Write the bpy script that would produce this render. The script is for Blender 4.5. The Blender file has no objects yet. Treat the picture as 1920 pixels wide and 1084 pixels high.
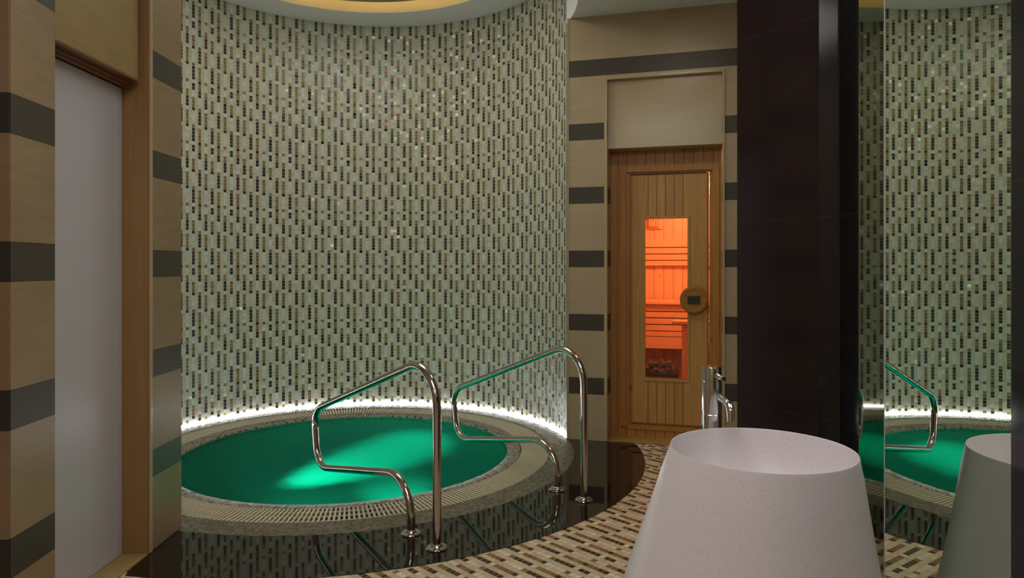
import bpy, bmesh, math, random
from mathutils import Vector, Matrix
random.seed(7)
S = bpy.context.scene
COL = S.collection
PI = math.pi

# ------------------------------------------------------------------ helpers
def lin(c):
    return tuple(((v/255)/12.92 if v/255 <= .04045 else ((v/255+.055)/1.055)**2.4) for v in c)+(1.0,)

def tag(o, label=None, cat=None, group=None, kind=None):
    if label: o['label'] = label
    if cat: o['category'] = cat
    if group: o['group'] = group
    if kind: o['kind'] = kind
    return o

def empty(name, loc=(0, 0, 0), rz=0):
    o = bpy.data.objects.new(name, None); COL.objects.link(o)
    o.location = loc; o.rotation_euler = (0, 0, rz); o.empty_display_size = .1
    return o

def obj(name, bm, m, parent=None, smooth=False, loc=(0, 0, 0), rz=0, keep=False):
    me = bpy.data.meshes.new(name)
    if not keep: bmesh.ops.recalc_face_normals(bm, faces=bm.faces)
    bm.to_mesh(me); bm.free()
    if smooth:
        for p in me.polygons: p.use_smooth = True
        try: me.set_sharp_from_angle(angle=math.radians(35))
        except Exception: pass
    me.materials.append(m)
    o = bpy.data.objects.new(name, me); COL.objects.link(o)
    o.location = loc; o.rotation_euler = (0, 0, rz)
    if parent: o.parent = parent
    return o

def box(bm, x0, x1, y0, y1, z0, z1, bevel=0):
    t = bmesh.new()
    vs = [t.verts.new((x, y, z)) for z in (z0, z1) for (x, y) in ((x0, y0), (x1, y0), (x1, y1), (x0, y1))]
    for f in ((0, 3, 2, 1), (4, 5, 6, 7), (0, 1, 5, 4), (1, 2, 6, 5), (2, 3, 7, 6), (3, 0, 4, 7)):
        t.faces.new([vs[i] for i in f])
    if bevel:
        bmesh.ops.bevel(t, geom=t.edges[:], offset=bevel, segments=2, profile=.7, affect='EDGES')
    me = bpy.data.meshes.new('t'); t.to_mesh(me); t.free(); bm.from_mesh(me); bpy.data.meshes.remove(me)
    return bm

def boxo(name, m, parent, x0, x1, y0, y1, z0, z1, bevel=0, **k):
    return obj(name, box(bmesh.new(), x0, x1, y0, y1, z0, z1, bevel), m, parent, **k)

def prism(bm, pts, z0, z1):
    n = len(pts)
    a = [bm.verts.new((p[0], p[1], z0)) for p in pts]
    b = [bm.verts.new((p[0], p[1], z1)) for p in pts]
    bm.faces.new(a[::-1]); bm.faces.new(b)
    for i in range(n):
        j = (i+1) % n
        bm.faces.new((a[i], a[j], b[j], b[i]))
    return bm

def tube(bm, pts, r, seg=24, caps=True):
    """round tube swept along a polyline, parallel transported"""
    P = [Vector(p) for p in pts]
    T = []
    for i in range(len(P)):
        a = P[max(i-1, 0)]; b = P[min(i+1, len(P)-1)]
        T.append((b-a).normalized())
    up = Vector((0, 0, 1)) if abs(T[0].z) < .9 else Vector((1, 0, 0))
    n = T[0].cross(up).normalized()
    rings = []
    for i, p in enumerate(P):
        n = (n - T[i]*n.dot(T[i])).normalized(); b = T[i].cross(n)
        rr = r[i] if isinstance(r, (list, tuple)) else r
        rings.append([bm.verts.new(p+(n*math.cos(2*PI*k/seg)+b*math.sin(2*PI*k/seg))*rr) for k in range(seg)])
    for i in range(len(P)-1):
        for k in range(seg):
            l = (k+1) % seg
            bm.faces.new((rings[i][k], rings[i][l], rings[i+1][l], rings[i+1][k]))
    if caps:
        bm.faces.new(rings[0][::-1]); bm.faces.new(rings[-1])
    return bm

def lathe(bm, prof, c=(0, 0), seg=96, closed=False):
    rings = []
    for (r, z) in prof:
        if r < 1e-5: rings.append([bm.verts.new((c[0], c[1], z))])
        else: rings.append([bm.verts.new((c[0]+r*math.cos(2*PI*k/seg), c[1]+r*math.sin(2*PI*k/seg), z)) for k in range(seg)])
    n = len(rings)
    for i in range(n if closed else n-1):
        a, b = rings[i], rings[(i+1) % n]
        for k in range(seg):
            l = (k+1) % seg
            if len(a) == 1 and len(b) == 1: continue
            if len(a) == 1: bm.faces.new((a[0], b[l], b[k]))
            elif len(b) == 1: bm.faces.new((a[k], a[l], b[0]))
            else: bm.faces.new((a[k], a[l], b[l], b[k]))
    return bm

def smooth_path(ctrl, n=10):
    """Catmull-Rom through 3-D control points"""
    P = [Vector(p) for p in ctrl]; out = []
    P = [P[0]*2-P[1]] + P + [P[-1]*2-P[-2]]
    for i in range(1, len(P)-2):
        p0, p1, p2, p3 = P[i-1:i+3]
        for k in range(n):
            t = k/n
            out.append(.5*((2*p1)+(p2-p0)*t+(2*p0-5*p1+4*p2-p3)*t*t+(3*p1-p0-3*p2+p3)*t**3))
    out.append(P[-2]); return out

def fillet(pts, radii, n=10):
    """polyline with rounded corners (arc of given radius at each inner point)"""
    P = [Vector(p) for p in pts]; out = [P[0]]
    for i in range(1, len(P)-1):
        a = (P[i-1]-P[i]).normalized(); b = (P[i+1]-P[i]).normalized()
        ang = a.angle(b); r = radii[i-1]
        d = r/math.tan(ang/2)
        s = P[i]+a*d; e = P[i]+b*d
        c = P[i]+(a+b).normalized()*(r/math.sin(ang/2))
        va = s-c; vb = e-c; tot = va.angle(vb)
        for k in range(n+1):
            t = k/n
            out.append(c+(va*math.sin((1-t)*tot)+vb*math.sin(t*tot))/math.sin(tot))
    out.append(P[-1]); return out

# ------------------------------------------------------------------ node helpers
class NT:
    def __init__(s, name):
        s.m = bpy.data.materials.new(name); s.m.use_nodes = True
        s.t = s.m.node_tree; s.t.nodes.clear()
        s.out = s.t.nodes.new('ShaderNodeOutputMaterial')
    def n(s, typ, **k):
        nd = s.t.nodes.new('ShaderNode'+typ)
        for a, v in k.items(): setattr(nd, a, v)
        return nd
    def l(s, a, b): s.t.links.new(a, b)
    def setin(s, inp, v):
        if hasattr(v, 'is_linked') or isinstance(v, bpy.types.NodeSocket): s.l(v, inp)
        else: inp.default_value = v
    def math(s, op, a, b=None, c=None, clamp=False):
        nd = s.n('Math', operation=op); nd.use_clamp = clamp
        s.setin(nd.inputs[0], a)
        if b is not None: s.setin(nd.inputs[1], b)
        if c is not None: s.setin(nd.inputs[2], c)
        return nd.outputs[0]
    def vmath(s, op, a, b=None, sc=None):
        nd = s.n('VectorMath', operation=op); s.setin(nd.inputs[0], a)
        if b is not None: s.setin(nd.inputs[1], b)
        if sc is not None: s.setin(nd.inputs[3], sc)
        return nd.outputs[0]
    def mix(s, f, a, b, blend='MIX'):
        nd = s.n('Mix', data_type='RGBA', blend_type=blend)
        s.setin(nd.inputs[0], f); s.setin(nd.inputs[6], a); s.setin(nd.inputs[7], b)
        return nd.outputs[2]
    def ramp(s, f, stops, interp='LINEAR'):
        nd = s.n('ValToRGB'); cr = nd.color_ramp; cr.interpolation = interp
        while len(cr.elements) > 1: cr.elements.remove(cr.elements[-1])
        cr.elements[0].position = stops[0][0]; cr.elements[0].color = stops[0][1]
        for p, c in stops[1:]:
            e = cr.elements.new(p); e.color = c
        s.setin(nd.inputs[0], f); return nd.outputs[0]
    def sep(s, v):
        nd = s.n('SeparateXYZ'); s.setin(nd.inputs[0], v); return nd.outputs
    def comb(s, x, y, z=0.0):
        nd = s.n('CombineXYZ')
        for i, v in enumerate((x, y, z)): s.setin(nd.inputs[i], v)
        return nd.outputs[0]
    def noise(s, vec, scale, detail=3, rough=.5, dist=0):
        nd = s.n('TexNoise'); s.setin(nd.inputs['Vector'], vec)
        nd.inputs['Scale'].default_value = scale; nd.inputs['Detail'].default_value = detail
        nd.inputs['Roughness'].default_value = rough; nd.inputs['Distortion'].default_value = dist
        return nd.outputs[0]
    def pos(s): return s.n('NewGeometry').outputs['Position']
    def obco(s): return s.n('TexCoord').outputs['Object']
    def bump(s, h, strength=.3, dist=.01, normal=None):
        nd = s.n('Bump'); nd.inputs['Strength'].default_value = strength; nd.inputs['Distance'].default_value = dist
        s.setin(nd.inputs['Height'], h)
        if normal is not None: s.l(normal, nd.inputs['Normal'])
        return nd.outputs[0]
    def bsdf(s, col=None, rough=.5, metal=0, normal=None, **k):
        b = s.n('BsdfPrincipled')
        if col is not None: s.setin(b.inputs['Base Color'], col)
        s.setin(b.inputs['Roughness'], rough); s.setin(b.inputs['Metallic'], metal)
        if normal is not None: s.l(normal, b.inputs['Normal'])
        for a, v in k.items():
            s.setin(b.inputs[a.replace('_', ' ')], v)
        s.l(b.outputs[0], s.out.inputs[0]); return b

def plain(name, rgb, rough=.5, metal=0, **k):
    t = NT(name); t.bsdf(lin(rgb), rough, metal, **k); return t.m

# --- patterned glass mosaic; UV is in tile units (u to the right, v up)
def mosaic(name, light, light2, tan, dark, grout, rough=.18, jitter=.05, film=True, v0=0.0, sparkle=0.0, spec=.5, gw=.085):
    t = NT(name)
    uv = t.n('UVMap').outputs[0]
    x, y, _ = t.sep(uv)
    cx = t.math('FLOOR', x); cy = t.math('FLOOR', y)
    fx = t.math('FRACT', x); fy = t.math('FRACT', y)
    odd = t.math('FLOORED_MODULO', cx, 2.0)
    j = t.math('FLOORED_MODULO', t.math('FLOOR', t.math('DIVIDE', cx, 2.0)), 3.0)
    row = t.math('FLOORED_MODULO', t.math('MULTIPLY', cy, -1.0), 18.0)       # row 0 is the top of a sheet
    # codes for column A, 0 light 1 tan 2 dark
    A = [1, 2, 2, 2, 2, 0, 1, 1, 1, 1, 2, 1, 1, 2, 2, 0, 0, 0]
    stops = []; prev = None
    for i, a in enumerate(A):
        if a != prev: stops.append((i/18.0 if i else 0.0, (a/2.0,)*3+(1,))); prev = a
    code = t.ramp(t.math('DIVIDE', t.math('ADD', row, .5), 18.0), stops, 'CONSTANT')
    code = t.math('ROUND', t.math('MULTIPLY', code, 2.0))
    code = t.math('FLOORED_MODULO', t.math('ADD', code, t.math('MULTIPLY', j, 2.0)), 3.0)
    wn = t.n('TexWhiteNoise', noise_dimensions='2D'); t.l(t.comb(cx, cy), wn.inputs['Vector'])
    rv, rc = wn.outputs['Value'], wn.outputs['Color']
    r1, r2, r3 = t.sep(rc)
    wn2 = t.n('TexWhiteNoise', noise_dimensions='1D'); t.l(t.math('ADD', cx, .37), wn2.inputs['W'])
    isT = t.math('COMPARE', code, 1.0, .1); isD = t.math('COMPARE', code, 2.0, .1)
    colored = t.math('SUBTRACT', 1.0, odd)
    base = t.mix(t.math('MULTIPLY', odd, .85), light, light2)
    base = t.mix(t.math('MULTIPLY', isT, colored), base, t.mix(r3, tan[0], tan[1]))
    base = t.mix(t.math('MULTIPLY', isD, colored), base, t.mix(r2, dark[0], dark[1]))
    val = t.math('MULTIPLY_ADD', r1, .26, .87)
    hs = t.n('HueSaturation'); t.l(base, hs.inputs['Color']); t.l(val, hs.inputs['Value'])
    t.l(t.math('MULTIPLY_ADD', r2, .05, .475), hs.inputs['Hue'])
    g = t.math('MAXIMUM', t.math('LESS_THAN', fx, gw), t.math('LESS_THAN', fy, gw))
    col = t.mix(g, hs.outputs[0], grout)
    # each little tile sits at its own slight tilt
    nrm = t.n('NewGeometry').outputs['Normal']
    spk = t.math('GREATER_THAN', rv, 1.0-sparkle)
    jit = t.vmath('SCALE', t.vmath('SUBTRACT', rc, (.5, .5, .5)), sc=t.math('MULTIPLY_ADD', spk, .30, jitter))
    rough = t.math('MULTIPLY_ADD', spk, .10-rough, rough)
    nn = t.vmath('NORMALIZE', t.vmath('ADD', nrm, jit))
    b = t.bsdf(col, t.math('MULTIPLY_ADD', g, .5, rough), normal=nn)
    b.inputs['Specular IOR Level'].default_value = spec
    if film:
        t.l(t.math('MULTIPLY_ADD', r3, 420.0, 180.0), b.inputs['Thin Film Thickness'])
        b.inputs['Thin Film IOR'].default_value = 1.6
    return t.m

def small_mosaic(name, cols, grout, rough=.25, gw=.12):
    t = NT(name)
    x, y, _ = t.sep(t.n('UVMap').outputs[0])
    cx = t.math('FLOOR', x); cy = t.math('FLOOR', y)
    fx = t.math('FRACT', x); fy = t.math('FRACT', y)
    wn = t.n('TexWhiteNoise', noise_dimensions='2D'); t.l(t.comb(cx, cy), wn.inputs['Vector'])
    n = len(cols)
    col = t.ramp(wn.outputs['Value'], [(i/n, c) for i, c in enumerate(cols)], 'CONSTANT')
    g = t.math('MAXIMUM', t.math('LESS_THAN', fx, gw), t.math('LESS_THAN', fy, gw))
    col = t.mix(g, col, grout)
    nrm = t.n('NewGeometry').outputs['Normal']
    jit = t.vmath('SCALE', t.vmath('SUBTRACT', wn.outputs['Color'], (.5, .5, .5)), sc=.06)
    nn = t.vmath('NORMALIZE', t.vmath('ADD', nrm, jit))
    t.bsdf(col, t.math('MULTIPLY_ADD', g, .5, rough), normal=nn)
    return t.m

# --- banded wall stone: travertine courses with a dark granite band
def banded(name, z0, P, band, beige, beige2, dark, rough=.35, bands=True, dk=.126):
    t = NT(name)
    p = t.pos(); x, y, z = t.sep(p)
    st = t.comb(t.math('MULTIPLY', x, 2.0), t.math('MULTIPLY', y, 2.0), t.math('MULTIPLY', z, 16.0))
    n1 = t.noise(st, 2.2, 5, .6, .4)
    n2 = t.noise(t.comb(x, y, z), 3.0, 3, .5)
    st2 = t.comb(t.math('MULTIPLY', x, 3.0), t.math('MULTIPLY', y, 3.0), t.math('MULTIPLY', z, 55.0))
    n3 = t.noise(st2, 2.0, 2, .5)
    f = t.math('ADD', t.math('MULTIPLY', n1, .7), t.math('MULTIPLY', n2, .6))
    f = t.math('ADD', f, t.math('MULTIPLY', n3, .35))
    f = t.math('SUBTRACT', f, .45, clamp=True)
    col = t.mix(f, beige, beige2)
    rgh = rough
    if bands:
        zm = t.math('FLOORED_MODULO', t.math('SUBTRACT', z, z0-dk), P)
        isd = t.math('LESS_THAN', zm, dk)
        sp = t.noise(p, 260.0, 2, .6); sp2 = t.noise(p, 25.0, 3, .6)
        dcol = t.mix(t.math('MULTIPLY_ADD', sp, 1.6, -.3, clamp=True), t.mix(sp2, lin(dark), lin(tuple(c*1.25 for c in dark))), lin(tuple(c*1.7 for c in dark)))
        joint = t.math('MAXIMUM', t.math('LESS_THAN', zm, .0022), t.math('COMPARE', zm, dk, .0012))
        col = t.mix(isd, col, dcol)
        col = t.mix(joint, col, lin(tuple(c*.8 for c in dark)))
        rgh = t.math('MULTIPLY_ADD', isd, .08, rough)
    t.bsdf(col, rgh)
    return t.m

def granite(name, rgb, rough=.05, fleck=.25, ior=1.5, joint=None):
    t = NT(name); p = t.pos()
    v = t.n('TexVoronoi'); t.l(p, v.inputs['Vector']); v.inputs['Scale'].default_value = 330
    fl = t.math('LESS_THAN', v.outputs['Distance'], .12)
    c = t.mix(t.math('MULTIPLY', fl, fleck), lin(rgb), lin((150, 140, 150)))
    if joint:
        z0, P = joint
        z = t.sep(p)[2]
        zm = t.math('FLOORED_MODULO', t.math('SUBTRACT', z, z0), P)
        c = t.mix(t.math('LESS_THAN', zm, .0028), c, lin((48, 40, 42)))
    b = t.bsdf(c, rough); b.inputs['IOR'].default_value = ior
    return t.m

def wood(name, c1, c2, board=0.0, axis='x', rough=.4, grain='z', knots=True, groove=.006):
    t = NT(name); p = t.obco(); x, y, z = t.sep(p)
    a = {'x': x, 'y': y, 'z': z}[axis]
    sx, sy, sz = (28.0, 28.0, 28.0)
    if grain == 'z': sz = 1.4
    elif grain == 'x': sx = 1.4
    else: sy = 1.4
    off = 0.0
    if board:
        bi = t.math('FLOOR', t.math('DIVIDE', a, board))
        off = t.math('MULTIPLY', bi, 3.71)
    v = t.comb(t.math('MULTIPLY', x, sx), t.math('MULTIPLY', y, sy), t.math('ADD', t.math('MULTIPLY', z, sz), off))
    n1 = t.noise(v, 1.2, 4, .55, 1.2)
    n2 = t.noise(t.comb(x, y, t.math('ADD', z, off)), 4.0, 2)
    f = t.math('SUBTRACT', t.math('ADD', t.math('MULTIPLY', n1, 1.2), t.math('MULTIPLY', n2, .5)), .35, clamp=True)
    col = t.mix(f, lin(c1), lin(c2))
    if knots:
        vo = t.n('TexVoronoi'); t.l(t.comb(t.math('MULTIPLY', x, 9.0), t.math('MULTIPLY', y, 2.0), t.math('ADD', t.math('MULTIPLY', z, 4.0), off)), vo.inputs['Vector']); vo.inputs['Scale'].default_value = 1.0
        kn = t.math('SUBTRACT', 1.0, t.math('MULTIPLY', vo.outputs['Distance'], 7.0), clamp=True)
        col = t.mix(t.math('MULTIPLY', kn, .75), col, lin(tuple(q*.45 for q in c2)))
    nrm = None
    if board:
        fr = t.math('FLOORED_MODULO', a, board)
        g = t.math('LESS_THAN', fr, groove)
        col = t.mix(g, col, lin(tuple(q*.74 for q in c2)))
        nrm = t.bump(t.math('SUBTRACT', 1.0, g), .6, .004)
        wn = t.n('TexWhiteNoise', noise_dimensions='1D'); t.l(bi, wn.inputs['W'])
        hs = t.n('HueSaturation'); t.l(col, hs.inputs['Color'])
        t.l(t.math('MULTIPLY_ADD', wn.outputs['Value'], .22, .9), hs.inputs['Value']); col = hs.outputs[0]
    t.bsdf(col, rough, normal=nrm)
    return t.m

def emit(name, rgb, s):
    t = NT(name); e = t.n('Emission'); e.inputs[0].default_value = rgb+(1,); e.inputs[1].default_value = s
    t.l(e.outputs[0], t.out.inputs[0]); return t.m

# ------------------------------------------------------------------ palette
TRAV_A, TRAV_B = lin((176, 152, 118)), lin((138, 115, 86))
M = {}
M['wall_mosaic'] = mosaic('wall_mosaic_glass', lin((206, 212, 202)), lin((196, 196, 176)),
                          (lin((150, 128, 88)), lin((118, 104, 78))), (lin((52, 44, 38)), lin((34, 34, 44))),
                          lin((206, 204, 186)), rough=.34, jitter=.12, sparkle=.14)
M['floor_mosaic'] = mosaic('floor_mosaic_stone', lin((232, 222, 202)), lin((212, 194, 160)),
                           (lin((150, 118, 66)), lin((128, 96, 56))), (lin((66, 44, 30)), lin((48, 32, 24))),
                           lin((196, 170, 128)), rough=.3, jitter=.03, film=False)
gr = lin((108, 102, 84))
M['ring_mosaic'] = small_mosaic('ring_mosaic', [lin(c) for c in ((122, 116, 96), (104, 100, 86), (138, 134, 118), (92, 84, 66), (116, 116, 106), (130, 118, 92), (100, 92, 76))], gr)
M['rim_mosaic'] = small_mosaic('rim_mosaic', [lin(c) for c in ((150, 146, 132), (166, 160, 148), (128, 122, 110), (150, 140, 128), (60, 50, 46), (158, 152, 138), (112, 100, 92), (164, 160, 150))], lin((150, 144, 130)))
M['stone_left'] = banded('banded_stone_left', 2.3445, .4675, .126, TRAV_A, TRAV_B, (52, 49, 42), rough=.3)
M['stone_right'] = banded('banded_stone_sauna', 2.920, .488, .126, lin((202, 184, 154)), lin((170, 150, 122)), (52, 49, 42), rough=.35)
M['travertine'] = banded('plain_travertine', 0, .5, .1, lin((206, 190, 156)), lin((182, 162, 128)), (60, 60, 60), bands=False, rough=.22)
M['khaki'] = banded('khaki_stone', 0, .5, .1, lin((182, 158, 104)), lin((150, 124, 78)), (60, 60, 60), bands=False, rough=.3)
M['jamb'] = wood('honey_wood', (176, 138, 90), (152, 112, 64), rough=.35, grain='z', knots=False)
M['trimwood'] = wood('copper_wood_moulding', (158, 110, 78), (116, 70, 44), rough=.3, grain='y', knots=False)
M['black_granite'] = granite('black_granite_polished', (26, 18, 16), .03, .05, 1.62)
M['brown_granite'] = granite('dark_brown_granite', (38, 28, 30), .11, .10, 1.5, joint=(.26, .61))
M['black_speck'] = granite('black_speckled_granite', (22, 20, 24), .12, .5, 1.5, joint=(.26, .61))
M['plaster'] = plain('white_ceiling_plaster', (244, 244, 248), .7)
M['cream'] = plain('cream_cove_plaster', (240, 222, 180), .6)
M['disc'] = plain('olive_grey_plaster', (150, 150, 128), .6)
M['grey_door'] = plain('grey_satin_glass', (214, 214, 222), .28)
M['pine'] = wood('pine_boards', (214, 160, 88), (176, 118, 58), board=.072, rough=.42)
M['pine_plain'] = wood('pine_plain', (210, 154, 82), (172, 114, 54), rough=.42)
M['pine_pale'] = wood('pine_pale_door', (226, 176, 104), (184, 134, 72), board=.066, rough=.4, knots=False)
M['pine_pale_plain'] = wood('pine_pale_plain', (228, 178, 106), (190, 140, 78), rough=.4, knots=False)
M['spruce'] = wood('sauna_spruce_boards', (232, 196, 156), (212, 166, 120), board=.09, rough=.5)
M['spruce_x'] = wood('sauna_spruce_slats', (232, 192, 150), (214, 164, 118), rough=.5, grain='x', knots=False)
M['threshold'] = wood('threshold_wood', (196, 156, 88), (170, 126, 62), rough=.4, grain='x', knots=False)
M['knob'] = wood('turned_wood', (196, 142, 62), (156, 104, 40), rough=.3, grain='x', knots=False)
M['plate'] = plain('dark_green_plate', (62, 60, 36), .3)
M['chrome'] = plain('chrome', (225, 226, 230), .05, 1)
M['steel'] = plain('polished_stainless_steel', (196, 190, 184), .10, 1)
M['seam'] = plain('dark_seam', (30, 30, 32), .4)
M['dark'] = plain('dark_recess', (22, 20, 18), .7)
M['grille'] = plain('ivory_grating_plastic', (224, 216, 190), .4)
M['sauna_floor'] = plain('dark_sauna_floor', (60, 36, 30), .4)
M['pool'] = plain('pale_pool_lining', (128, 148, 140), .6)
M['led'] = emit('led_white', (.94, .98, 1.0), 18.0)
M['lamp_g'] = emit('green_lamp_lens', (0.02, 1.0, .62), .8)
M['shade_stones'] = plain('bench_shade_stones', (70, 62, 60), .8)
# basin: warm white speckled solid surface
t = NT('speckled_white_solid_surface')
p = t.pos(); nz = t.noise(p, 190, 2, .6)
c = t.mix(t.math('MULTIPLY_ADD', nz, 3.0, -1.55, clamp=True), lin((234, 226, 230)), lin((216, 206, 208)))
t.bsdf(c, .32); M['basin'] = t.m
# mirror
M['mirror'] = plain('silvered_mirror', (214, 222, 212), .0, 1)
M['tint_mirror'] = plain('smoked_mirror', (128, 130, 112), .02, 1)
# clear glazing of the sauna door
t = NT('clear_glazing')
fr = t.n('Fresnel'); fr.inputs[0].default_value = 1.45
tr = t.n('BsdfTransparent'); tr.inputs[0].default_value = (.96, .9, .86, 1); gl = t.n('BsdfGlossy'); gl.inputs['Roughness'].default_value = .02
mx = t.n('MixShader'); t.l(fr.outputs[0], mx.inputs[0]); t.l(tr.outputs[0], mx.inputs[1]); t.l(gl.outputs[0], mx.inputs[2]); t.l(mx.outputs[0], t.out.inputs[0])
M['glass'] = t.m
# water surface: gently ruffled, refracting
t = NT('pool_water')
n = t.noise(t.pos(), 5.0, 2, .5)
bp = t.bump(n, .25, .03)
fr = t.n('Fresnel'); fr.inputs[0].default_value = 1.33; t.l(bp, fr.inputs['Normal'])
rf = t.n('BsdfRefraction'); rf.inputs['IOR'].default_value = 1.33; rf.inputs['Color'].default_value = (.0, .80, .66, 1); rf.inputs['Roughness'].default_value = .12
t.l(bp, rf.inputs['Normal'])
gl = t.n('BsdfGlossy'); gl.inputs['Roughness'].default_value = .35; t.l(bp, gl.inputs['Normal']); gl.inputs['Color'].default_value = (.25, .8, .7, 1)
mx = t.n('MixShader'); t.l(t.math('MULTIPLY', fr.outputs[0], .45), mx.inputs[0]); t.l(rf.outputs[0], mx.inputs[1]); t.l(gl.outputs[0], mx.inputs[2]); t.l(mx.outputs[0], t.out.inputs[0])
M['water'] = t.m

# ------------------------------------------------------------------ key dimensions (metres; y runs away from the viewer)
CX, CY, R = -1.2, 5.07, 1.675          # centre and radius of the round niche
ZC, ZN = 3.253, 3.67                   # room ceiling, niche ceiling
PH, PV = .0300, .0289                  # mosaic pitch
AX, AY = .4333, 5.365                  # start of the sauna wall
SA = math.atan2(-.2689, .9632)         # its direction
U, V = Vector((.9632, -.2689)), Vector((.2689, .9632))
def npt(phi, r=R): return (CX+r*math.sin(phi), CY+r*math.cos(phi))
PHR, PHL = math.atan2(AX-CX, AY-CY+.09), -math.radians(157.6)

# ------------------------------------------------------------------ setting
def uv_grid(name, m, f, us, vs, uvf, kind='structure', smooth=True):
    bm = bmesh.new(); uvl = bm.loops.layers.uv.new('UVMap')
    g = [[bm.verts.new(f(u, v)) for v in vs] for u in us]
    for i in range(len(us)-1):
        for j in range(len(vs)-1):
            fc = bm.faces.new((g[i][j], g[i+1][j], g[i+1][j+1], g[i][j+1]))
            for lp, (a, b) in zip(fc.loops, ((i, j), (i+1, j), (i+1, j+1), (i, j+1))):
                lp[uvl].uv = uvf(us[a], vs[b])
    o = obj(name, bm, m, None, smooth, keep=True)
    if kind: tag(o, kind=kind)
    return o

# niche wall, its face towards the centre; column phase and row phase of the pattern
PHI0 = math.atan2(664.6-960, 1300)     # bearing of a "column A" seen from the eye
import cmath
k = math.tan(PHI0); a_ = 1+k*k; b_ = -2*(k*CX+CY); c_ = CX*CX+CY*CY-R*R
yy = (-b_+math.sqrt(b_*b_-4*a_*c_))/(2*a_); phA = math.atan2(k*yy-CX, yy-CY)
def wall_uv(phi, z):
    u = (phi-phA)*R/PH + .5
    v = (z-(1.855+.5*PV))/PV + 1 - 10     # row index 10 is centred at z=1.855
    return (u+600, v)
N = 120
phis = [PHR+(PHL-PHR)*i/N for i in range(N+1)]
zs = [0, .5, 1, 1.5, 2, 2.5, 3, 3.253, ZN]
o = uv_grid('wall_niche', M['wall_mosaic'], lambda a, z: npt(a)+(z,), phis, zs, wall_uv)
# plain fascia closing the round opening above the room ceiling
bm = bmesh.new()
n = 60; lo, hi = PHR, PHL+2*PI
A = [bm.verts.new(npt(lo+(hi-lo)*i/n)+(ZC-.004,)) for i in range(n+1)]
B = [bm.verts.new(npt(lo+(hi-lo)*i/n)+(ZN,)) for i in range(n+1)]
for i in range(n): bm.faces.new((A[i], A[i+1], B[i+1], B[i]))
tag(obj('trim_1', bm, M['plaster'], None, True), kind='structure')

def plate(bm, cx, cy, r, x0, x1, y0, y1, z, n=144):
    """rectangle with a round hole"""
    a = []; b = []
    angs = sorted([2*PI*i/n for i in range(n)]+[math.atan2(y-cy, x-cx) % (2*PI) for x in (x0, x1) for y in (y0, y1)])
    for t_ in angs:
        c, s = math.cos(t_), math.sin(t_)
        d = min([q for q in (((x1-cx)/c if c > 1e-9 else 1e9), ((x0-cx)/c if c < -1e-9 else 1e9), ((y1-cy)/s if s > 1e-9 else 1e9), ((y0-cy)/s if s < -1e-9 else 1e9))])
        a.append(bm.verts.new((cx+r*c, cy+r*s, z))); b.append(bm.verts.new((cx+d*c, cy+d*s, z)))
    for i in range(len(angs)):
        j = (i+1) % len(angs); bm.faces.new((a[i], b[i], b[j], a[j]))
    return bm

X0, X1, Y0, Y1 = -3.2, 3.0, -2.6, 7.6
# floor: stone mosaic laid on the diagonal
dn = Vector((.688, -.726)); rt = Vector((.726, .688))
bm = plate(bmesh.new(), CX, CY, 1.64, X0, X1, Y0, Y1, 0)
uvl = bm.loops.layers.uv.new('UVMap')
C0 = Vector((.3169, 3.2877))
bm.normal_update()
for f in bm.faces:
    if f.normal.z < 0: f.normal_flip()
    for lp in f.loops:
        q = Vector(lp.vert.co[:2])-C0
        lp[uvl].uv = (q.dot(rt)/.0300+.5+4+600, -q.dot(dn)/.0289+.5-5)
tag(obj('floor', bm, M['floor_mosaic'], keep=True), kind='structure')

# ceiling of the room with the round opening
tag(obj('ceiling', plate(bmesh.new(), CX, CY, R, X0, X1, Y0, Y1, ZC), M['plaster']), kind='structure')
# niche ceiling: ring, lit cove, hung disc
bm = lathe(bmesh.new(), [(R+.02, ZN), (1.31, ZN), (1.31, ZN+.004)], (CX, CY), 144)
tag(obj('ceiling_niche', bm, M['plaster'], None, True), kind='structure')
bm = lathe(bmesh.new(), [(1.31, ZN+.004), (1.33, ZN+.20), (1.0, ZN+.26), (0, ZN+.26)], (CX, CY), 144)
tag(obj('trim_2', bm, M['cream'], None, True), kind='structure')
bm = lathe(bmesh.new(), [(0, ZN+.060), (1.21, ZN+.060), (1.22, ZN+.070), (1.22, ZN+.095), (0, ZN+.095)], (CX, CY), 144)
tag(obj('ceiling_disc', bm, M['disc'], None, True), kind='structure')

# black granite ring round the pool, cut by the walls
bm = bmesh.new(); n = 140; inn = []; out = []
def cut(phi):
    d = Vector((math.sin(phi), math.cos(phi))); r = 2.135
    # left wall line x=-1.68
    if d.x < 0: r = min(r, (-1.68-CX)/d.x)
    # sauna wall line
    dd = d.dot(V)
    if dd > 1e-6: r = min(r, (Vector((AX-CX, AY-CY)).dot(V))/dd)
    return r
ph_a, ph_b = PHR-.045, 2*PI-math.radians(163.0)
for i in range(n+1):
    a = ph_a+(ph_b-ph_a)*i/n; r = cut(a)
    if r < 1.652: r = 1.652
    inn.append((a, 1.65)); out.append((a, r))
for z0, z1 in ((-.004, .0025),):
    vi = [[bm.verts.new(npt(a, r)+(z,)) for a, r in inn] for z in (z0, z1)]
    vo = [[bm.verts.new(npt(a, r)+(z,)) for a, r in out] for z in (z0, z1)]
    for i in range(n):
        bm.faces.new((vi[1][i], vi[1][i+1], vo[1][i+1], vo[1][i]))
        bm.faces.new((vo[0][i], vo[1][i], vo[1][i+1], vo[0][i+1]))
tag(obj('trim_3', bm, M['black_granite']), kind='structure')

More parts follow.
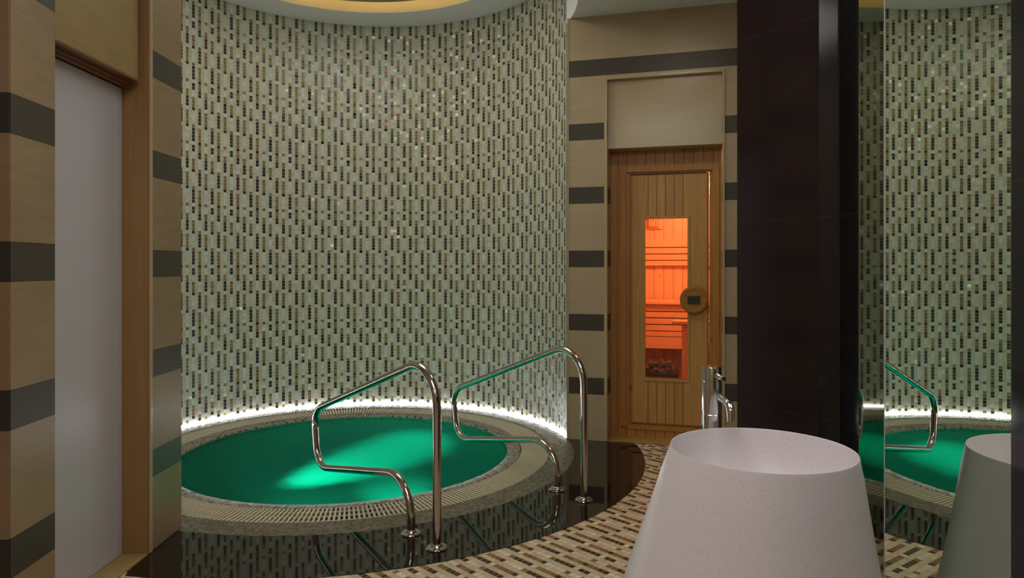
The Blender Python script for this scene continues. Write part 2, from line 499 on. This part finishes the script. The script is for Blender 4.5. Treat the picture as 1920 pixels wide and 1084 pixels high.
# left side: pillar, doorway with grey door, header, jamb, pilaster
tag(obj('wall_left', prism(bmesh.new(), [(-3.2, 2.18), (-1.576, 2.18), (-1.595, 2.42), (-1.82, 2.42), (-1.82, 3.226), (-3.2, 3.226)], 0, ZC), M['stone_left']), kind='structure')
tag(obj('wall_pilaster', prism(bmesh.new(), [(-1.99, 3.226), (-1.68, 3.226), (-1.68, 3.523), (-1.85, 3.523), (-1.99, 3.6)], 0, ZC), M['stone_left']), kind='structure')
tag(boxo('trim_4', M['jamb'], None, -1.815, -1.684, 3.205, 3.2255, .004, ZC-.002), kind='structure')
M['shaded_front'] = banded('banded_stone_front_shaded', 2.3445, .4675, .126, lin((150, 122, 96)), lin((118, 94, 72)), (34, 30, 28), rough=.3)  # darker copy of the left stone; dimness of the front face painted in
tag(boxo('trim_16', M['shaded_front'], None, -3.15, -1.578, 2.172, 2.1795, .003, ZC-.002, .001), kind='structure')  # thin slab carrying that painted dimness over the pillar's front
tag(boxo('trim_5', M['travertine'], None, -1.6835, -1.676, 3.215, 3.2355, .004, ZC-.002, .002), kind='structure')
d1 = boxo('door_1', M['grey_door'], None, -1.819, -1.802, 2.425, 3.203, .006, 2.155, .001); tag(d1, kind='structure')
tag(boxo('trim_6', M['khaki'], None, -1.818, -1.712, 2.424, 3.175, 2.19, ZC-.002, .002), kind='structure')
bm = bmesh.new()
box(bm, -1.730, -1.710, 2.424, 3.178, 2.178, 2.190, .003)
box(bm, -1.778, -1.762, 2.424, 3.190, 2.170, 2.190, .003)
box(bm, -1.800, -1.778, 2.424, 3.196, 2.160, 2.190, .003)
box(bm, -1.762, -1.730, 2.424, 3.182, 2.184, 2.190, 0)
tag(obj('trim_7', bm, M['trimwood']), kind='structure')
tag(boxo('trim_8', M['khaki'], None, -1.802, -1.682, 2.19, 3.204, -.004, .005), kind='structure')
# room envelope behind the viewer
tag(boxo('wall_west', M['travertine'], None, -3.3, X0, Y0, 2.2, 0, ZC), kind='structure')
tag(boxo('wall_back', M['travertine'], None, X0, X1, Y0-.1, Y0, 0, ZC), kind='structure')
tag(boxo('wall_east', M['travertine'], None, X1, X1+.1, Y0, Y1, 0, ZC), kind='structure')
tag(boxo('wall_far', M['travertine'], None, X0, X1, Y1, Y1+.1, 0, ZN), kind='structure')

# ---- sauna wall (local frame: x along the wall, y into it)
L = dict(loc=(AX, AY, 0), rz=SA)
bm = bmesh.new()
box(bm, .004, .305, 0, .19, 0, ZC)
box(bm, 1.144, 2.70, 0, .19, 0, ZC)
box(bm, .305, 1.144, 0, .19, 2.756, ZC)
tag(obj('wall_sauna', bm, M['stone_right'], **L), kind='structure')
bm = bmesh.new()
box(bm, .281, .305, -.012, .0, .004, 2.780, .003)
box(bm, 1.144, 1.160, -.012, .0, .004, 2.780, .003)
box(bm, .305, 1.144, -.012, .0, 2.756, 2.780, .003)
tag(obj('trim_9', bm, M['travertine'], **L), kind='structure')
tag(boxo('trim_10', M['travertine'], None, .306, 1.143, .028, .188, 2.236, 2.7555, .001, **L), kind='structure')
# corner bead between mosaic and stone
tag(boxo('trim_11', M['travertine'], None, -.006, .006, -.004, .03, .0, ZC, .001, **L), kind='structure')
tag(boxo('trim_12', M['threshold'], None, .306, 1.143, .0, .21, -.004, .012, .002, **L), kind='structure')

# wooden front, casing and door
D = .17
pf = bmesh.new()
box(pf, .306, .43, D, D+.02, .012, 2.235)
box(pf, 1.095, 1.143, D, D+.02, .012, 2.235)
box(pf, .43, 1.095, D, D+.02, 2.075, 2.235)
box(pf, .43, 1.095, D, D+.02, .012, .098)
tag(obj('wall_pine', pf, M['pine'], **L), kind='structure')
dr = empty('door_2', (AX, AY, 0), SA); tag(dr, kind='structure')
cs = bmesh.new()
box(cs, .385, .432, D-.022, D, .092, 2.112, .003)
box(cs, 1.078, 1.125, D-.022, D, .092, 2.112, .003)
box(cs, .432, 1.078, D-.022, D, 2.066, 2.112, .003)
box(cs, .432, 1.078, D-.012, D, .072, .098, .003)
obj('casing', cs, M['pine_plain'], dr)
rb = bmesh.new()
box(rb, .432, .457, D-.006, D+.08, .099, 2.066)
box(rb, .457, .50, D+.045, D+.08, .099, 2.066)
box(rb, .50, 1.03, D+.045, D+.08, 2.02, 2.066)
box(rb, .50, 1.03, D+.045, D+.08, .099, .14)
box(rb, 1.0535, 1.0945, D+.004, D+.08, .099, 2.066)
box(rb, .448, 1.070, D-.002, D+.08, 2.052, 2.066)
box(rb, .448, 1.070, D-.002, D+.08, .099, .108)
obj('rebate', rb, M['pine_plain'], dr)
wx0, wx1, wz0, wz1 = .575, .892, .472, 1.705
lf = bmesh.new()
y0, y1 = D+.000, D+.04
for (a, b, c, d) in ((.478, wx0, .125, 2.040), (wx1, 1.036, .125, 2.040)):
    box(lf, a, b, y0, y1, c, d)
leaf_side = obj('leaf_stile', lf, M['pine_pale_plain'], dr)
lf = bmesh.new()
box(lf, wx0, wx1, y0+.0015, y1, .125, wz0)
box(lf, wx0, wx1, y0+.0015, y1, wz1, 2.040)
obj('leaf_boards', lf, M['pine_pale'], dr)
lf = bmesh.new()
box(lf, .458, 1.052, y0+.014, y1+.004, .112, 2.047)
# (edge strip behind the face of the leaf, opened for the pane)
lf.free(); lf = bmesh.new()
box(lf, .458, .478, y0+.012, y1, .112, 2.049); box(lf, 1.036, 1.050, y0+.012, y1, .112, 2.049)
box(lf, .478, 1.036, y0+.012, y1, 2.040, 2.049); box(lf, .478, 1.036, y0+.012, y1, .112, .125)
obj('leaf_edge', lf, M['pine_plain'], dr)
wf = bmesh.new()
box(wf, wx0-.018, wx0, y0-.006, y0+.03, wz0-.022, wz1+.018, .002)
box(wf, wx1, wx1+.016, y0-.006, y0+.03, wz0-.022, wz1+.018, .002)
box(wf, wx0, wx1, y0-.006, y0+.03, wz0-.022, wz0, .002)
box(wf, wx0, wx1, y0-.006, y0+.03, wz1, wz1+.018, .002)
obj('window_moulding', wf, M['pine_pale_plain'], dr)
boxo('pane', M['glass'], dr, wx0, wx1, y0+.018, y0+.022, wz0, wz1)
# turned wooden knob with a dark plate
kn = bmesh.new(); lathe(kn, [(0, 0), (.088, 0), (.099, .006), (.104, .018), (.104, .032), (.098, .040), (.084, .043), (.070, .038), (.056, .040), (0, .040)], seg=48)
kn.transform(Matrix.Translation((.940, D-.004, 1.083)) @ Matrix.Rotation(PI/2, 4, 'X'))
ko = obj('door_knob', kn, M['knob'], dr, True); tag(ko, 'round turned wooden knob with a dark plate')
boxo('plate', M['plate'], ko, .893, .985, D-.052, D-.043, 1.052, 1.114, .003)
hg = bmesh.new()
for z in (.42, 1.86): tube(hg, [(.468, D-.003, z), (.468, D-.003, z+.07)], .006, 10)

# ---- sauna cabin
SL, SR, SB, SH = .03, 1.75, 1.62, 2.22
bm = bmesh.new(); box(bm, SL, SR, SB, SB+.02, .02, SH)
tag(obj('wall_cabin_back', bm, M['spruce'], **L), kind='structure')
bm = bmesh.new(); box(bm, SL-.02, SL, .215, SB, .02, SH)
tag(obj('wall_cabin_left', bm, M['spruce'], **L), kind='structure')
bm = bmesh.new(); box(bm, SR, SR+.02, .215, SB, .02, SH)
tag(obj('wall_cabin_right', bm, M['spruce'], **L), kind='structure')
tag(boxo('ceiling_cabin', M['spruce'], None, SL, SR, .215, SB, SH, SH+.02, **L), kind='structure')
tag(boxo('floor_cabin', M['sauna_floor'], None, SL, SR, .215, SB, .004, .02, **L), kind='structure')

def bench(name, x0, x1, y0, y1, z, nseat, label, skirt, legs=True):
    b = empty(name, (AX, AY, 0), SA); tag(b, label, 'bench')
    w = (y1-y0)/nseat
    sb = bmesh.new()
    for i in range(nseat): box(sb, x0, x1, y0+i*w, y0+(i+1)*w-.014, z-.028, z, .004)
    obj('seat', sb, M['spruce_x'], b)
    sk = bmesh.new()
    for (a, c) in skirt: box(sk, x0, x1, y0+.03, y0+.052, a, c, .003)
    obj('skirt', sk, M['spruce_x'], b)
    for (lx, ly) in ((x0+.03, y0+.10), (x1-.09, y0+.10), (x0+.03, y1-.08), (x1-.09, y1-.08)):
        boxo('leg', M['spruce_x'], b, lx, lx+.05, ly, ly+.05, .02, z-.028, .003)
    return b
bench('sauna_bench', SL+.02, SR-.02, 1.12, 1.59, 1.02, 4,
      'pale slatted sauna bench against the back wall seen through the door window',
      [(.932, .990), (.872, .922), (.812, .862), (.752, .802), (.700, .744), (.590, .694)])
ht = empty('bench_shade_box', (AX, AY, 0), SA); tag(ht, 'dark low box with stones, added to darken the space under the sauna bench', 'filler')  # made-up dark box standing in for the shade under the bench
boxo('casing', M['seam'], ht, .36, .80, .78, 1.05, .03, .42, .008)
bm = bmesh.new(); rs = random.Random(3)
for i in range(46):
    t_ = bmesh.new(); bmesh.ops.create_icosphere(t_, subdivisions=1, radius=rs.uniform(.028, .042))
    for v in t_.verts: v.co *= rs.uniform(.85, 1.15)
    t_.transform(Matrix.Translation((rs.uniform(.40, .76), rs.uniform(.82, 1.01), rs.uniform(.42, .49))))
    me = bpy.data.meshes.new('t'); t_.to_mesh(me); t_.free(); bm.from_mesh(me); bpy.data.meshes.remove(me)
tag(obj('stones', bm, M['shade_stones'], ht), kind='stuff')
br = empty('slatted_panel', (AX, AY, 0), SA); tag(br, 'horizontal slatted wooden backrest on the sauna back wall', 'back rest')
for i, (a, c) in enumerate(((1.525, 1.60), (1.462, 1.515), (1.400, 1.452), (1.345, 1.390))):
    boxo('slat', M['spruce_x'], br, SL+.1, SR-.1, SB-.06, SB-.038, a, c, .003)
for x in (.1, 1.2): boxo('batten', M['spruce_x'], br, x, x+.05, SB-.038, SB-.001, 1.33, 1.62)
gd = empty('stove_guard', (AX, AY, 0), SA); tag(gd, 'wooden guard post with a flat top board in front of the sauna bench', 'guard')
boxo('post', M['spruce_x'], gd, .835, .895, .62, .68, .02, .86, .003)
boxo('post', M['spruce_x'], gd, 1.33, 1.39, .62, .68, .02, .86, .003)
boxo('top_board', M['spruce_x'], gd, .76, 1.45, .58, .71, .86, .885, .004)
rl = bmesh.new()
for z in (.30, .42, .54, .66): box(rl, .895, 1.33, .64, .662, z, z+.05, .003)
obj('rail', rl, M['spruce_x'], gd)
# small wooden lamp shade in the cabin corner
lp = empty('sauna_lamp', (AX, AY, 0), SA); tag(lp, 'small wooden corner lamp shade high on the sauna back wall', 'lamp')
bm = bmesh.new()
for i in range(5): box(bm, .50+i*.022, .514+i*.022, SB-.10, SB-.085, 1.72, 1.98, .002)
obj('shade', bm, M['spruce_x'], lp)
boxo('back_plate', M['spruce_x'], lp, .49, .62, SB-.03, SB-.001, 1.70, 2.0)

# ------------------------------------------------------------------ pool
tub = empty('hot_tub', (CX, CY, 0)); tag(tub, 'round sunken whirlpool tub with mosaic rim in the curved mosaic niche', 'hot tub')
def ring(name, m, prof, parent, pitch, nseg=160, smooth=True):
    """lathe with tile-unit UVs"""
    bm = bmesh.new(); uvl = bm.loops.layers.uv.new('UVMap')
    rg = [[bm.verts.new((r*math.sin(2*PI*k/nseg), r*math.cos(2*PI*k/nseg), z)) for k in range(nseg)] for r, z in prof]
    ln = [0]
    for i in range(1, len(prof)): ln.append(ln[-1]+math.dist(prof[i-1], prof[i]))
    rm = sum(p[0] for p in prof)/len(prof); cnt = round(2*PI*rm/pitch)
    for i in range(len(prof)-1):
        for k in range(nseg):
            l = (k+1) % nseg
            f = bm.faces.new((rg[i][k], rg[i][l], rg[i+1][l], rg[i+1][k]))
            for lp_, (kk, ii) in zip(f.loops, ((k, i), (k+1, i), (k+1, i+1), (k, i+1))):
                lp_[uvl].uv = (kk/nseg*cnt, ln[ii]/pitch)
    return obj(name, bm, m, parent, smooth)
ring('outer_rim', M['ring_mosaic'], [(1.475, -.10), (1.475, .0), (1.480, .005), (1.645, .005), (1.6505, .0), (1.6505, -.004)], tub, .0165)
o = ring('wall_footing', M['ring_mosaic'], [(1.652, .0045), (1.674, .0045)], tub, .0165)
bpy.data.objects.remove(o)
ring('inner_rim', M['rim_mosaic'], [(1.262, -.10), (1.262, -.004), (1.256, .0), (1.185, -.002), (1.167, -.010), (1.165, -.05), (1.165, -.14)], tub, .0200)
bm = lathe(bmesh.new(), [(1.262, -.101), (1.475, -.101)], seg=144); obj('overflow_channel', bm, M['dark'], tub)
bm = lathe(bmesh.new(), [(1.165, -.14), (1.165, -.40), (.80, -.45), (.78, -.85), (0, -.85)], seg=144)
bm.free()
bm = lathe(bmesh.new(), [(1.165, -.14), (1.155, -.26), (1.11, -.40), (1.02, -.52), (.88, -.60), (.66, -.655), (.4, -.675), (0, -.68)], seg=144); obj('shell', bm, M['pool'], tub, True)
# grating: radial bars on two thin rings
bm = bmesh.new(); nb = 344
for i in range(nb):
    a = 2*PI*i/nb; t_ = bmesh.new(); box(t_, -.0056, .0056, 1.268, 1.470, -.012, .003)
    t_.transform(Matrix.Rotation(-a, 4, 'Z')); me = bpy.data.meshes.new('t'); t_.to_mesh(me); t_.free(); bm.from_mesh(me); bpy.data.meshes.remove(me)
for r in (1.300, 1.370, 1.44): lathe(bm, [(r-.004, -.012), (r+.004, -.012), (r+.004, -.004), (r-.004, -.004)], seg=144, closed=True)
gt = obj('overflow_grating', bm, M['grille'], None, loc=(CX, CY, 0)); tag(gt, 'ivory slatted overflow grating circling the green pool', 'grating')
bm = lathe(bmesh.new(), [(0, -.020), (.6, -.020), (1.1645, -.020)], seg=144)
bm.normal_update()
for f in bm.faces:
    if f.normal.z < 0: f.normal_flip()
wt = obj('pool_water', bm, M['water'], None, True, loc=(CX, CY, 0), keep=True); tag(wt, 'glowing emerald green water filling the round tub', 'water')
# underwater lamps
lamps = []
for a, z in ((math.radians(146), -.22), (math.radians(229), -.22), (math.radians(190), -.22)):
    bm = bmesh.new(); lathe(bm, [(0, 0), (.075, 0), (.085, .006), (.09, .02), (0, .02)], seg=32)
    x, y = 1.155*math.sin(a), 1.155*math.cos(a)
    bm.transform(Matrix.Translation((x, y, z)) @ Matrix.Rotation(-a, 4, 'Z') @ Matrix.Rotation(-PI/2, 4, 'X'))
    o = obj('underwater_lamp', bm, M['lamp_g'], tub, True)
# LED strip at the foot of the niche wall
bm = bmesh.new(); n = 150
prof = [(1.672, .005), (1.658, .005), (1.657, .010), (1.663, .016), (1.672, .017)]
rg = []
for i in range(n+1):
    a = PHR-.004+(PHL-PHR+.01)*i/n
    rg.append([bm.verts.new(npt(a, r)+(z,)) for r, z in prof])
for i in range(n):
    for k in range(len(prof)-1): bm.faces.new((rg[i][k], rg[i+1][k], rg[i+1][k+1], rg[i][k+1]))
bm.faces.new(rg[0]); bm.faces.new(rg[-1][::-1])
tag(obj('light_strip', bm, M['led'], None, True), 'bright white light strip curving along the foot of the mosaic wall', 'light strip')

# ------------------------------------------------------------------ handrails
def handrail(ox, oy, th, label):
    h = empty('handrail', (ox, oy, .0025), th)           # local y runs from the outer foot over the water
    tag(h, label, 'handrail', 'bent steel handrails of the whirlpool')
    pr = [(0, 0), (0, .917), (1.400, .430), (1.350, .080), (.232, .298), (.232, 0)]
    pts = fillet([(0, t_, z) for t_, z in pr], [.185, .145, .135, .185], 16)
    bm = tube(bmesh.new(), pts, .0205, 28); obj('tube', bm, M['steel'], h, True)
    for t_ in (0, .232):
        bm = bmesh.new(); lathe(bm, [(0, 0), (.049, 0), (.0505, .003), (.048, .008), (.030, .011), (.0245, .020), (.0205, .022), (0, .022)], (0, t_), 40)
        fl = obj('flange', bm, M['steel'], h, True)
        for q in range(3):
            a = q*2*PI/3+.5
            bm = bmesh.new(); lathe(bm, [(0, .013), (.004, .0125), (.0052, .010), (.0052, .008)], (.038*math.cos(a), t_+.038*math.sin(a)), 12)
            obj('screw', bm, M['chrome'], fl, True)
    return h
handrail(-.355, 3.275, math.radians(39.4), 'front left bent steel handrail, standing before the middle of the green pool')
handrail(.410, 3.947, math.radians(36.9), 'rear right bent steel handrail, standing before the corner of mosaic and striped stone')

# ------------------------------------------------------------------ right side: pier, smoked strip, mirror, granite
P1, P2, P3, P4, P5 = (.763, 2.350), (.926, 2.094), (.975, 2.075), (.9484, 1.897), (.944, 1.758)
def mx_(y, off=0): return .7814+.0926*y+off
pier = prism(bmesh.new(), [P1, P2, (1.60, 2.094), (1.60, 2.60), (.86, 2.60)], 0, ZC)
tag(obj('wall_pier', pier, M['brown_granite']), kind='structure')
tag(obj('trim_13', prism(bmesh.new(), [(.9265, 2.093), P3, (1.03, 2.093)], 0, ZC), M['black_speck']), kind='structure')
M['metal_trim'] = plain('brushed_trim', (120, 118, 116), .3, 1)
tag(obj('trim_14', prism(bmesh.new(), [(.9752, 2.0745), (.977, 2.068), (.985, 2.068), (.985, 2.0745)], 0, ZC), M['metal_trim']), kind='structure')
tag(obj('trim_15', prism(bmesh.new(), [(.9768, 2.067), (.9495, 1.898), (1.08, 1.898), (1.10, 2.067)], 0, ZC), M['black_speck']), kind='structure')
sm = obj('smoked_mirror_strip', prism(bmesh.new(), [(.9484, 1.8965), (.9445, 1.7605), (.956, 1.7605), (.961, 1.8965)], .004, ZC-.01), M['tint_mirror'])
tag(sm, 'narrow smoked dark mirror strip between black granite and the clear mirror', 'mirror')
mr = empty('wall_mirror', (0, 0, 0)); tag(mr, 'tall clear wall mirror beside the white basin', 'mirror')
obj('glass', prism(bmesh.new(), [(mx_(1.237), 1.237), (mx_(1.7560), 1.7560), (mx_(1.7560, .008), 1.7560), (mx_(1.237, .008), 1.237)], .004, ZC-.01), M['mirror'], mr)
obj('edge', prism(bmesh.new(), [(mx_(1.7565, -.0005), 1.7565), (mx_(1.7590, -.0005), 1.7590), (mx_(1.7590, .008), 1.7590), (mx_(1.7565, .008), 1.7565)], .004, ZC-.01), M['grey_door'], mr)
tag(obj('wall_right', prism(bmesh.new(), [(mx_(1.896, .022), 1.896), (mx_(1.238, .010), 1.238), (mx_(1.238, .25), 1.238), (1.3, 1.896)], 0, ZC), M['black_speck']), kind='structure')
tag(obj('wall_granite', prism(bmesh.new(), [(mx_(1.235, -.007), 1.235), (mx_(-2.6, -.007), -2.6), (1.6, -2.6), (1.6, 1.235)], 0, ZC), M['black_speck']), kind='structure')

# ------------------------------------------------------------------ basin
bx, by = .586, 1.630
wb = empty('basin', (bx, by, 0)); tag(wb, 'free-standing white speckled conical pedestal washbasin beside the mirror', 'washbasin')
pr = [(0, .001), (.318, .001), (.322, .006), (.327, .15), (.326, .30), (.316, .43), (.303, .53), (.282, .61), (.256, .71), (.234, .80), (.220, .86), (.2115, .89), (.2090, .901),
      (.2078, .9045), (.2062, .903), (.203, .885), (.198, .845), (.188, .805), (.160, .770), (.105, .752), (.04, .746), (0, .7455)]
sh = lathe(bmesh.new(), pr, seg=160)
for v in sh.verts:                      # the body leans gently away from the mirror below its rim
    if v.co.x**2+v.co.y**2 > .0 and not (v.co.z > .744 and math.hypot(v.co.x, v.co.y) < .2062): v.co.x -= .092*min(.904-min(v.co.z, .904), .32)
obj('bowl', sh, M['basin'], wb, True)
bm = lathe(bmesh.new(), [(0, .755), (.020, .754), (.030, .751), (.032, .746), (0, .746)], (0, 0), 32); obj('drain', bm, M['chrome'], wb, True)

# ------------------------------------------------------------------ faucet
fx, fy = .547, 1.900
fc = empty('faucet', (fx, fy, 0)); tag(fc, 'tall round chrome mixer tap at the back of the white basin', 'faucet')
bm = lathe(bmesh.new(), [(0, .762), (.030, .762), (.031, .780), (.0255, .786), (.0255, .928), (.0247, .929), (.0247, .931), (.0255, .932), (.0255, 1.018), (.0243, 1.019), (.0243, 1.022), (.0255, 1.023), (.0255, 1.055), (.024, 1.058), (0, 1.058)], seg=48)
obj('body', bm, M['chrome'], fc, True)
sd = Vector((.01, -1)).normalized()
pts = fillet([(sd.x*.02, sd.y*.02, .990), (sd.x*.158, sd.y*.158, .984), (sd.x*.163, sd.y*.163, .943)], [.026], 10)
obj('spout', tube(bmesh.new(), pts, .0095, 24), M['chrome'], fc, True)
lv = obj('lever', tube(bmesh.new(), [(.006, -.022, 1.037), (.014, -.062, 1.034)], .0065, 20), M['chrome'], fc, True)
obj('cap', tube(bmesh.new(), [(.0139, -.0615, 1.034), (.0147, -.066, 1.0338)], .0054, 20), M['seam'], lv, True)

# ------------------------------------------------------------------ lights
def area(name, loc, size, power, col=(1, 1, 1), rot=(0, 0, 0), shape='DISK', sy=None):
    l = bpy.data.lights.new(name, 'AREA'); l.shape = shape; l.size = size
    if sy: l.size_y = sy
    l.energy = power; l.color = col
    o = bpy.data.objects.new(name, l); COL.objects.link(o); o.location = loc; o.rotation_euler = rot; return o
WARM = (1.0, .80, .56)
area('niche_fill', (CX, CY-.25, ZN+.055), 1.7, 25, (1.0, .94, .80))  # unseen soft fill added under the hung disc to light the mosaic
area('room_fill', (-.2, 1.2, ZC-.03), 1.6, 26, (1.0, .95, .92))  # broad unseen fill added at the ceiling, no fitting modelled
area('room_fill', (-.8, -1.2, ZC-.03), 1.8, 22, (1.0, .94, .90))  # second added ceiling fill, behind the viewer
area('sauna_front_fill', (.9, 3.9, ZC-.03), .5, 5, (1.0, .86, .68))  # small warm fill added overhead, outside the view
# cove: a ring of warm lamps above the hung disc
for i in range(12):
    a = 2*PI*i/12
    area('cove_lamp', (CX+1.08*math.sin(a), CY+1.08*math.cos(a), ZN+.135), .5, 1.15, (1.0, .88, .66), (PI, 0, 0), 'RECTANGLE', .12).rotation_euler = (PI, 0, -a)

def spot(name, loc, target, power, col, ang, blend, size=.04):
    l = bpy.data.lights.new(name, 'SPOT'); l.energy = power; l.color = col; l.spot_size = math.radians(ang); l.spot_blend = blend; l.shadow_soft_size = size
    o = bpy.data.objects.new(name, l); COL.objects.link(o); o.location = loc
    o.rotation_euler = (Vector(target)-Vector(loc)).to_track_quat('-Z', 'Y').to_euler(); return o
G = (0.0, 1.0, .66)
spot('pool_spot', (CX-.80, CY-.70, -.20), (CX-.02, CY+.34, -.66), 460, G, 34, 1, .04)
spot('pool_spot', (CX+.62, CY-.88, -.16), (CX+.44, CY-.34, -.66), 70, G, 44, 1, .03)
spot('pool_spot', (CX-.2, CY-1.05, -.18), (CX+.2, CY+.5, -.60), 22, G, 110, 1, .04)
# sauna
l = bpy.data.lights.new('sauna_light', 'POINT'); l.energy = 46; l.color = (1.0, .40, .20); l.shadow_soft_size = .08
o = bpy.data.objects.new('sauna_light', l); COL.objects.link(o)
q = Vector((AX, AY))+U*.95+V*.55; o.location = (q.x, q.y, 2.0)

W = bpy.data.worlds.new('World'); S.world = W; W.use_nodes = True
W.node_tree.nodes['Background'].inputs[0].default_value = (.02, .02, .02, 1)

# ------------------------------------------------------------------ camera
cd = bpy.data.cameras.new('Camera'); cam = bpy.data.objects.new('Camera', cd); COL.objects.link(cam)
cam.location = (0, 0, 1.33); cam.rotation_euler = (PI/2, 0, 0)
cd.sensor_width = 36; cd.lens = 36*1300/1920; cd.shift_y = -41/1920; cd.clip_start = .05
S.camera = cam
S.view_settings.view_transform = 'Standard'; S.view_settings.look = 'None'
S.view_settings.exposure = 0; S.view_settings.gamma = 1; S.view_settings.use_curve_mapping = False
